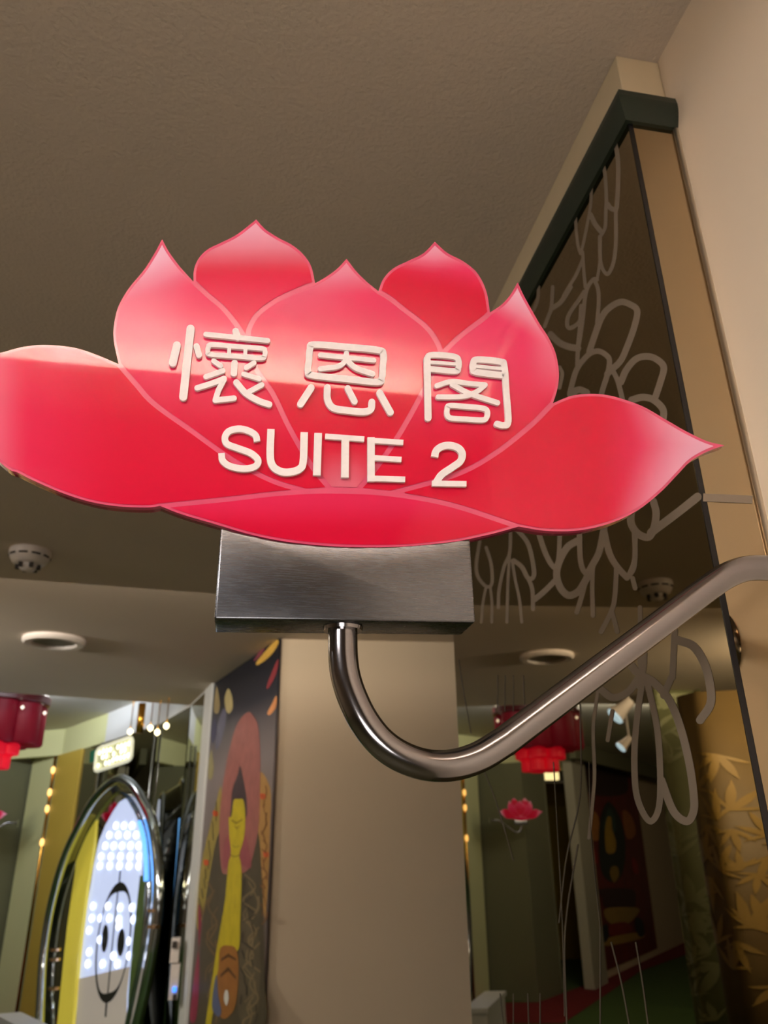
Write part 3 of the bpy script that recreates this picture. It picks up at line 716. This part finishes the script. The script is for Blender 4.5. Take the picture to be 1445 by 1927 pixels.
# blue light tube on the right side of the portal
BLUE = mat('blue_tube', (70, 130, 255), .3, emit=1.5, ecol=(110, 178, 255))
bt = crom([dpt(*c2(*p), .24) for p in [(868,400),(890,520),(905,700),(912,900),(910,1120),(900,1200)]], k=4)
tube('light_tube', bt, .016, BLUE, door, seg=8)
bt = crom([dpt(*c2(*p), .15) for p in [(800,420),(835,560),(848,720),(850,860)]], k=4)
tube('light_tube', bt, .02, BLUE, door, seg=8)
# clamps on the portal ring
for (u, v) in ((910,1080),(908,1200),(172,1372),(168,1445),(160,1660)):
    p = dpt(*c2(u, v), .30); lathe('ring_clamp', p - Vector((0, 0, .012)), [(0, 0), (.055, 0), (.055, .024), (0, .024)], mat('clamp_brass', (230, 190, 150), .2, metal=1), door, seg=16)

# hanging lit sign
es = empty('lit_sign', dpt(215, 1420, .62), 'small clear rounded sign with glowing dots hanging above the oval door', 'sign')
eq = [(183,1409),(249,1386),(246,1430),(178,1453)]
def ept(x, y, o=.62): return dpt(x, y, o)
def rrect(q, t=.12):
    out = []
    for i in range(4):
        p, a, b = Vector(q[i]), Vector(q[i - 1]), Vector(q[(i + 1) % 4])
        la = min(.5, 7 / (a - p).length); lb = min(.5, 7 / (b - p).length)
        out += [tuple(p + (a - p) * la), tuple(p + (a - p) * la * .3 + (b - p) * lb * .3), tuple(p + (b - p) * lb)]
    return out
SIGNP = mat('lit_sign_plate', (190, 196, 150), .25, emit=.2, ecol=(226, 226, 180))
prism('sign_face', [ept(*p) for p in rrect(eq)], dn * -.02, SIGNP, es)
rim = [ept(*p, .625) for p in rrect(eq)]
tube('sign_rim', rim, .016, mat('sign_rim', (232, 232, 206), .3, emit=.5), es, seg=8, closed=True)
prism('back_plate', [ept(*p, .56) for p in [(170,1414),(184,1409),(182,1430),(168,1436)]], dn * -.01, TEAL, es)
GLOW = mat('sign_glow', (255, 250, 224), .3, emit=2.4)
for k in range(9):
    for j in range(3):
        u = (k + .8) / 9.6; v = (j + .9) / 3.8
        a = Vector(eq[0]).lerp(Vector(eq[1]), u); b = Vector(eq[3]).lerp(Vector(eq[2]), u); c = a.lerp(b, v + random.uniform(-.04, .04))
        if random.random() < .12: continue
        lathe('sign_dot', ept(c.x, c.y, .632), [(0, .008), (.017, .006), (.022, 0), (0, 0)], GLOW, es, seg=8, axis=dn, smooth=False)
p = ept(262, 1379, .6); tube('hanging_bracket', [p, Vector((p.x, p.y, ZH + .0))], .03, GOLD, es, seg=10)
# small spot bulbs under the header
for x, y in ((245,1377),(283,1370),(296,1378),(313,1366)):
    p = dpt(x, y, .5)
    d = empty('spot_bulb', p, 'tiny warm bulb under the header, %s' % {245: 'just above the lit sign', 283: 'right of the gold bracket', 296: 'lowest of the right three', 313: 'rightmost near the white post'}[x], 'bulb', 'bulbs under the header')
    lathe('bulb', p, [(0, -.03), (.022, -.012), (.022, .012), (0, .03)], mat('spot_glow', (255, 240, 190), .3, emit=4), d, seg=12)
    tube('stem', [p + Vector((0, 0, .025)), Vector((p.x, p.y, ZC3))], .005, GOLD, d, seg=6)

# access reader on the white post
rd = empty('access_reader', (-.33, 6.2, HC - .3), 'slim white and grey access reader with a blue light on the white post', 'card reader')
def onpost(x, y, Y=6.14): return onY(x, y, Y)
for nm, (x0, y0, x1, y1), m in (('reader_body', (323,1766,335,1812), WHITEP), ('lower_body', (322,1815,333,1882), WHITEP), ('screen', (324.5,1772,332,1784), DARKP), ('indicator', (325,1858,331,1867), mat('blue_led', (60, 130, 255), .3, emit=2)), ('key', (325,1872,331,1882), DARKP)):
    a = onpost(x0, y0, 6.10 if nm in ('screen', 'indicator', 'key') else 6.12); b = onpost(x1, y1, 6.10 if nm in ('screen', 'indicator', 'key') else 6.12)
    box(nm, (a.x, a.y, a.z), (b.x, a.y + (.02 if nm in ('screen', 'indicator', 'key') else .10), b.z), m, rd, bev=.003 if 'body' in nm else 0)

# ------------------------------------------------------------------ red tiered chandelier
cx_, cy_, zt = -2.25, 7.97, HC + 1.38
chn = empty('chandelier', (cx_, cy_, zt), 'large red tiered fabric chandelier under the lobby ceiling at left edge', 'chandelier')
RSH = mat('dark_red_shade', (112, 3, 30), .5, emit=.09, spec=.3, ecol=(190, 20, 50), noise=(30, .1, (6, 6, 1)))
RSB = mat('bright_red_shade', (220, 12, 40), .5, emit=.45, ecol=(245, 16, 50), noise=(30, .1, (6, 6, 1)))
RTOP = mat('red_canopy', (84, 6, 20), .35, coat=.5)
lathe('canopy', (cx_, cy_, zt), [(0, 0), (.45, 0), (.47, -.02), (.47, -.085), (.45, -.10), (0, -.10)], RTOP, chn, 48)
lathe('hanging_rod', (cx_, cy_, zt), [(0, ZC3 - zt), (.06, ZC3 - zt), (.06, 0), (0, 0)], CHROME, chn, 16)
for k in range(8):
    a = 2 * math.pi * (k + .5) / 8
    lathe('outer_shade', (cx_ + .31 * math.cos(a), cy_ + .31 * math.sin(a), zt - .10), [(0, 0), (.145, 0), (.15, -.34), (.135, -.36), (0, -.33)], RSH, chn, 24)
for k in range(6):
    a = 2 * math.pi * k / 6
    lathe('middle_shade', (cx_ + .17 * math.cos(a), cy_ + .17 * math.sin(a), zt - .12), [(0, 0), (.10, 0), (.10, -.42), (.09, -.43), (0, -.40)], RSB, chn, 20)
for k in range(5):
    a = 2 * math.pi * (k + .3) / 5
    lathe('inner_shade', (cx_ + .12 * math.cos(a), cy_ + .12 * math.sin(a), zt - .14), [(0, 0), (.082, 0), (.085, -.52), (.075, -.53), (0, -.50)], RSB, chn, 20)
for k in range(8):
    a = 2 * math.pi * k / 8
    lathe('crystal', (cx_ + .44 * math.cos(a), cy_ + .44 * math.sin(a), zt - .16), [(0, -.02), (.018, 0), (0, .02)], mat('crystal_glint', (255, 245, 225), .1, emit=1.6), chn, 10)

# ------------------------------------------------------------------ smoke detector and ceiling speaker
sx_, sy_ = -.77, 2.79
sd = empty('smoke_detector', (sx_, sy_, ZC1), 'white round slotted smoke detector on the near ceiling above the step', 'smoke detector')
lathe('detector_base', (sx_, sy_, ZC1), [(0, 0), (.070, 0), (.072, -.010), (.070, -.020), (.066, -.030), (.056, -.046), (.040, -.054), (0, -.054)], WHITEP, sd)
lathe('detector_dome', (sx_, sy_, ZC1 - .054), [(0, 0), (.034, 0), (.032, -.010), (.022, -.020), (.010, -.024), (0, -.024)], WHITEP, sd)
for k in range(10):
    a0 = 2 * math.pi * k / 10; vs = []
    for j in range(5):
        a = a0 + j * .11
        for (r_, h_) in ((.0702, -.024), (.0672, -.030)): vs.append((sx_ + (r_ + .0012) * math.cos(a), sy_ + (r_ + .0012) * math.sin(a), ZC1 + h_))
    mesh('slot', vs, [(2 * j, 2 * j + 1, 2 * j + 3, 2 * j + 2) for j in range(4)], DARKP, sd)
for k in range(6):
    a = 2 * math.pi * k / 6; c = Vector((sx_ + .036 * math.cos(a), sy_ + .036 * math.sin(a), ZC1 - .062))
    box('vent', c - Vector((.006, .006, .008)), c + Vector((.006, .006, .008)), DARKP, sd)
q = onZ(103, 1203, ZC2)
sp = empty('ceiling_speaker', q, 'flat round white ceiling speaker on the raised corridor ceiling', 'speaker')
lathe('speaker_rim', q, [(.125, 0), (.178, 0), (.180, -.018), (.165, -.032), (.130, -.030), (.122, -.012), (.125, 0)], WHITEP, sp)
lathe('speaker_grille', q, [(0, -.001), (.124, -.001), (.124, -.014), (0, -.014)], mat('speaker_grille', (128, 122, 108), .7, noise=(90, .2)), sp)

# ------------------------------------------------------------------ things on the left, seen in the mirror
def fl(px, py): return flip(onZ(px, py, 0))
sL, sM, sR = fl(936, 1887), fl(1014, 1887), fl(1058, 1870)
def V2(v): return (v.x, v.y)
tag(wallseg('wall_sage', (-2.74, 11.86), V2(sM), .0, ZH, -.15, SAGE), kind='structure')
tag(wallseg('wall_sage', V2(sM), V2(sR), .0, ZH, -.15, SAGE), kind='structure')
pB = fl(1118, 1852); mL, mR, bR = fl(1140, 1843), fl(1222, 1797), fl(1300, 1768)
tag(wallseg('trim_5', V2(fl(1100, 1862)), V2(fl(1126, 1849)), 0, ZH + .1, .15, mat('grey_post_paint', (168, 164, 146), .6)), kind='structure')
far_dir = (bR - mL).normalized(); fn_ = Vector((far_dir.y, -far_dir.x, 0))
if fn_.dot(CAM - mL) < 0: fn_ = -fn_
bR2 = bR + far_dir * 3
tag(prism('wall_far', upright(mL, bR2, 0, ZC3), -fn_ * .12, CREAM2), kind='structure')
# dark opening behind, with ochre back wall
tag(box('wall_niche', (-5.9, 15.3, 0), (-3.3, 15.4, ZH), OCHRE), kind='structure')
tag(box('wall_niche', (-4.0, 12.3, 0), (-3.9, 15.3, ZH), SAGE), kind='structure')
# header beam over the openings and mural
tag(prism('wall_beam', upright(Vector((-4.2, 11.7, 0)) - fn_ * 0, bR2 + fn_ * .35, HC + 1.24, ZC3 - .002), fn_ * .1, SAGE), kind='structure')
# second mural
m2o = mL + fn_ * .02
mural2 = empty('wall_mural', m2o, 'red and black painted deity mural seen in the mirror, beside the grey post', 'mural')
mrz = mL + far_dir * (mR - mL).dot(far_dir)
RB = mat('mural_red_ground', (104, 30, 24), .5, noise=(3, .45))
prism('mural_board', upright(mL + fn_ * .004, mrz + fn_ * .004, .12, HC + 1.40), fn_ * .02, RB, mural2)
def m2px(x, y, k=1):
    d = ray(x, y); d.x = -d.x; o = Vector((2 * XM, 0, HC)); pl = mL + fn_ * (.025 + .002 * k)
    return o + d * ((pl - o).dot(fn_) / d.dot(fn_))
def p2(name, pts, rgb, k): paint(name, [cE(*p) for p in pts], rgb, k, mural2, m2px)
p2('painted_sky', [(625,470),(740,520),(800,590),(805,700),(640,700),(620,600)], (52, 30, 28), 1)
p2('painted_flame', [(640,780),(680,800),(690,900),(650,900)], (170, 110, 50), 1)
p2('painted_flame', [(790,780),(830,800),(850,880),(810,900)], (170, 100, 46), 1)
p2('painted_aureole', [(720,740),(690,820),(685,950),(700,1060),(750,1100),(790,1060),(805,950),(790,840),(755,760)], (34, 40, 34), 2)
p2('painted_halo', [(728,770),(708,830),(715,880),(760,870),(755,800)], (46, 70, 62), 3)
p2('painted_body', [(725,805),(715,840),(712,900),(720,965),(755,965),(762,920),(745,860),(740,810)], (176, 140, 34), 4)
p2('painted_body', [(742,1030),(735,1060),(752,1100),(775,1070),(768,1030)], (150, 120, 44), 4)
p2('painted_plinth', [(690,1130),(830,1130),(850,1180),(830,1215),(720,1215),(700,1170)], (60, 30, 30), 2)
p2('painted_table', [(715,1218),(860,1215),(845,1260),(800,1290),(730,1280)], (160, 128, 62), 3)
p2('painted_table', [(725,1350),(860,1325),(880,1350),(720,1385)], (170, 132, 60), 3)
p2('painted_cloth', [(735,1290),(810,1280),(830,1320),(740,1340)], (130, 30, 28), 4)
p2('painted_figure', [(700,1300),(722,1290),(730,1340),(712,1370),(698,1340)], (32, 32, 42), 4)
p2('painted_figure', [(850,1260),(880,1270),(890,1330),(870,1345),(850,1310)], (32, 32, 42), 4)
p2('painted_flower', [(640,930),(665,950),(680,1010),(655,1010)], (150, 24, 30), 2)
p2('painted_flower', [(835,990),(855,1010),(862,1060),(840,1050)], (150, 24, 30), 2)
# red carpet border along the walls
REDB = [V2(sL + Vector((.5, .1, 0))), V2(sM), V2(sR), V2(fl(1120, 1848)), V2(bR2), V2(fl(1310, 1790)), V2(fl(1205, 1828)), V2(fl(1060, 1927)), V2(fl(930, 1927))]
tag(mesh('floor_border', [(x, y, .006) for x, y in REDB], [list(range(len(REDB)))], REDC), kind='structure')
# red/green curtains
def leafy(name, base, leafc, gold):
    return mat(name, base, .7, noise=(6, .25))
def curtain(name, x0, x1, ytop, Yd, base, leafc, label, ampl, npx=36, zlow=.02, seed=1, grad=None):
    root_p = flip(onY((x0 + x1) / 2, ytop, Yd)); ztop = root_p.z
    d0, d1 = ray(x0, 1600), ray(x1, 1600)
    A_ = flip(CAM + d0 * (Yd / d0.y)); B_ = flip(CAM + d1 * ((Yd - (grad or 0)) / d1.y)); A_.z = B_.z = 0
    ax = (B_ - A_); L = ax.length; ax.normalize(); nr = Vector((ax.y, -ax.x, 0))
    if nr.dot(Vector((2 * XM, 0, 0)) - A_) < 0: nr = -nr
    cu = empty(name, (A_ + B_) / 2, label, 'curtain')
    def S(s, z, o=0):
        return A_ + ax * (s * L) + nr * (ampl * math.sin(s * math.pi * 1.6 + .4) + .015 * math.sin(s * 23) + o) + Vector((0, 0, z))
    vs = []; fs = []; nz = 2
    for i in range(npx + 1):
        for j, z in enumerate((zlow, ztop)): vs.append(S(i / npx, z))
    for i in range(npx): fs.append((2 * i, 2 * i + 2, 2 * i + 3, 2 * i + 1))
    o = mesh('fabric', vs, fs, mat(name + '_fabric' + str(base[0]), base, .65, noise=(5, .25)), cu, True)
    md_ = o.modifiers.new('thick', 'SOLIDIFY'); md_.thickness = .006; md_.offset = 0
    rnd = random.Random(seed)
    for q in range(int(48 * L + 12)):
        cs, cz = rnd.uniform(.06, .94), rnd.uniform(.15, ztop - .1); a0 = rnd.uniform(-.6, .6) + math.pi * .5 * rnd.choice((1, 1, -1)); nl = rnd.randint(6, 8); sz = rnd.uniform(.12, .24)
        vs = []; fs = []
        for k in range(nl):
            a = a0 + (k - (nl - 1) / 2) * .36; ln = sz * (1 - .35 * abs(k - (nl - 1) / 2) / nl * 2); w_ = ln * .075
            prev = None
            for t in [i / 5 for i in range(6)]:
                aa = a + .35 * t * (1 if k % 2 else -1) * .5; hw = w_ * math.sin(math.pi * (.08 + .88 * t))
                cxx, czz = math.cos(aa) * ln * t, math.sin(aa) * ln * t
                for sg in (-1, 1):
                    s_ = cs + (cxx - math.sin(aa) * hw * sg) / L; z_ = cz + czz + math.cos(aa) * hw * sg
                    vs.append(S(min(.995, max(.005, s_)), min(ztop - .003, max(zlow, z_)), .012))
                if prev is not None: fs.append((prev, prev + 1, len(vs) - 1, len(vs) - 2))
                prev = len(vs) - 2
        mesh('leaf_print', vs, fs, mat(name + '_leaf' + str(leafc[0]), leafc, .5, noise=(8, .15)), cu)
    return cu
curtain('curtain', 1274, 1352, 1266, 6.0, (112, 116, 80), (132, 136, 100), 'narrow olive green leaf-patterned curtain in the mirror, left of the gold one', .16, seed=4, grad=.3)
curtain('curtain', 1338, 1560, 1322, 5.2, (84, 66, 28), (122, 98, 42), 'wide gold palm-leaf patterned curtain in the mirror beside the black edge', .22, seed=9, grad=.8)
# wall behind the curtains
tag(prism('wall_left', upright(Vector((-4.3, 7.2, 0)), Vector((-8.0, 1.5, 0)), 0, ZC2), (-.1, .06, 0), CREAM2), kind='structure')
tag(box('wall_left', (-4.5, -4.5, 0), (-4.4, 3.0, ZC1), CREAM2), kind='structure')
tag(box('wall_back', (-4.5, -4.6, 0), (XW + .1, -4.5, ZC1), CREAM2), kind='structure')

# track spotlights (in the mirror)
def mirY(x, y, Yd): return flip(onY(x, y, Yd))
LENS = mat('spot_lens', (190, 220, 255), .2, emit=2.2, ecol=(170, 210, 255))
for (x, y, Yd, lab, s) in ((1170, 1335, 6.0, 'white cylindrical ceiling spotlight with blue-white lens, nearer of the two', 1.0), (1176, 1398, 7.8, 'farther small ceiling spotlight whose blue lens glows below the white one', .8)):
    p = mirY(x, y, Yd); t_ = empty('spotlight', p, lab, 'spotlight', 'ceiling spotlights')
    ax = Vector((.75, .12, -.65)).normalized(); s *= .8
    lathe('lamp_head', p, [(0, -.13 * s), (.055 * s, -.13 * s), (.06 * s, -.05 * s), (.075 * s, .03 * s), (.10 * s, .09 * s), (.10 * s, .10 * s), (0, .10 * s)], WHITEP, t_, axis=ax, seg=24)
    lathe('lens', p + ax * (.101 * s), [(0, 0), (.092 * s, 0), (.088 * s, .012), (0, .016)], LENS, t_, axis=ax, seg=24)
    zc_ = ZC2 if Yd < 6.4 else ZC3
    q0 = p - ax * .10 * s; tube('stem', [q0, Vector((q0.x, q0.y, zc_))], .012, WHITEP, t_, seg=8)

# small bright lamp deep in the far opening (seen in the mirror)
lp = mirY(1036, 1460, 12.6)
wl = empty('wall_lamp', lp, 'small warm rectangular lamp glowing in the mirror above the red lotus sign', 'lamp')
box('lamp_shade', lp - Vector((.14, .04, .07)), lp + Vector((.14, .04, .07)), mat('lamp_glass', (255, 246, 200), .4, emit=2.5), wl, bev=.03)
tube('lamp_rod', [lp + Vector((0, 0, .06)), Vector((lp.x, lp.y, ZC3))], .012, CHROME, wl, seg=6)
# white counter at lower left
ct = empty('counter', (-1.75, 8.6, 0), 'low white counter with a pale top at the lower left corner', 'counter')
cdir = Vector((-.48, .88, 0)); cz = HC - 1.385
def cblock(name, g, z0, z1):
    a = Vector((-1.36 - g, 8.20 + g, z0)); b = a + cdir * (1.0 - 2 * g); w = Vector((-.22 + g, -.05, 0)) 
    return prism(name, [a, b, b + w, a + w], (0, 0, z1 - z0), WHITEF, ct)
cblock('counter_top', 0, cz - .04, cz); cblock('counter_body', .03, 0, cz - .04)
# cove trough behind the camera that carries the strip light: shelf, lip and beam
def xbar(y0, y1, za, zb): return tag(prism('wall_cove', [(-4.4, y0, za), (XW, y0, za), (XW, y0, zb), (-4.4, y0, zb)], (0, y1 - y0, 0), CREAM2), kind='structure')
xbar(-.43, -.66, ZC1 - .178, ZC1 - .160); xbar(-.42, -.43, ZC1 - .178, ZC1 - .065); xbar(-.66, -.70, ZC1 - .178, ZC1)
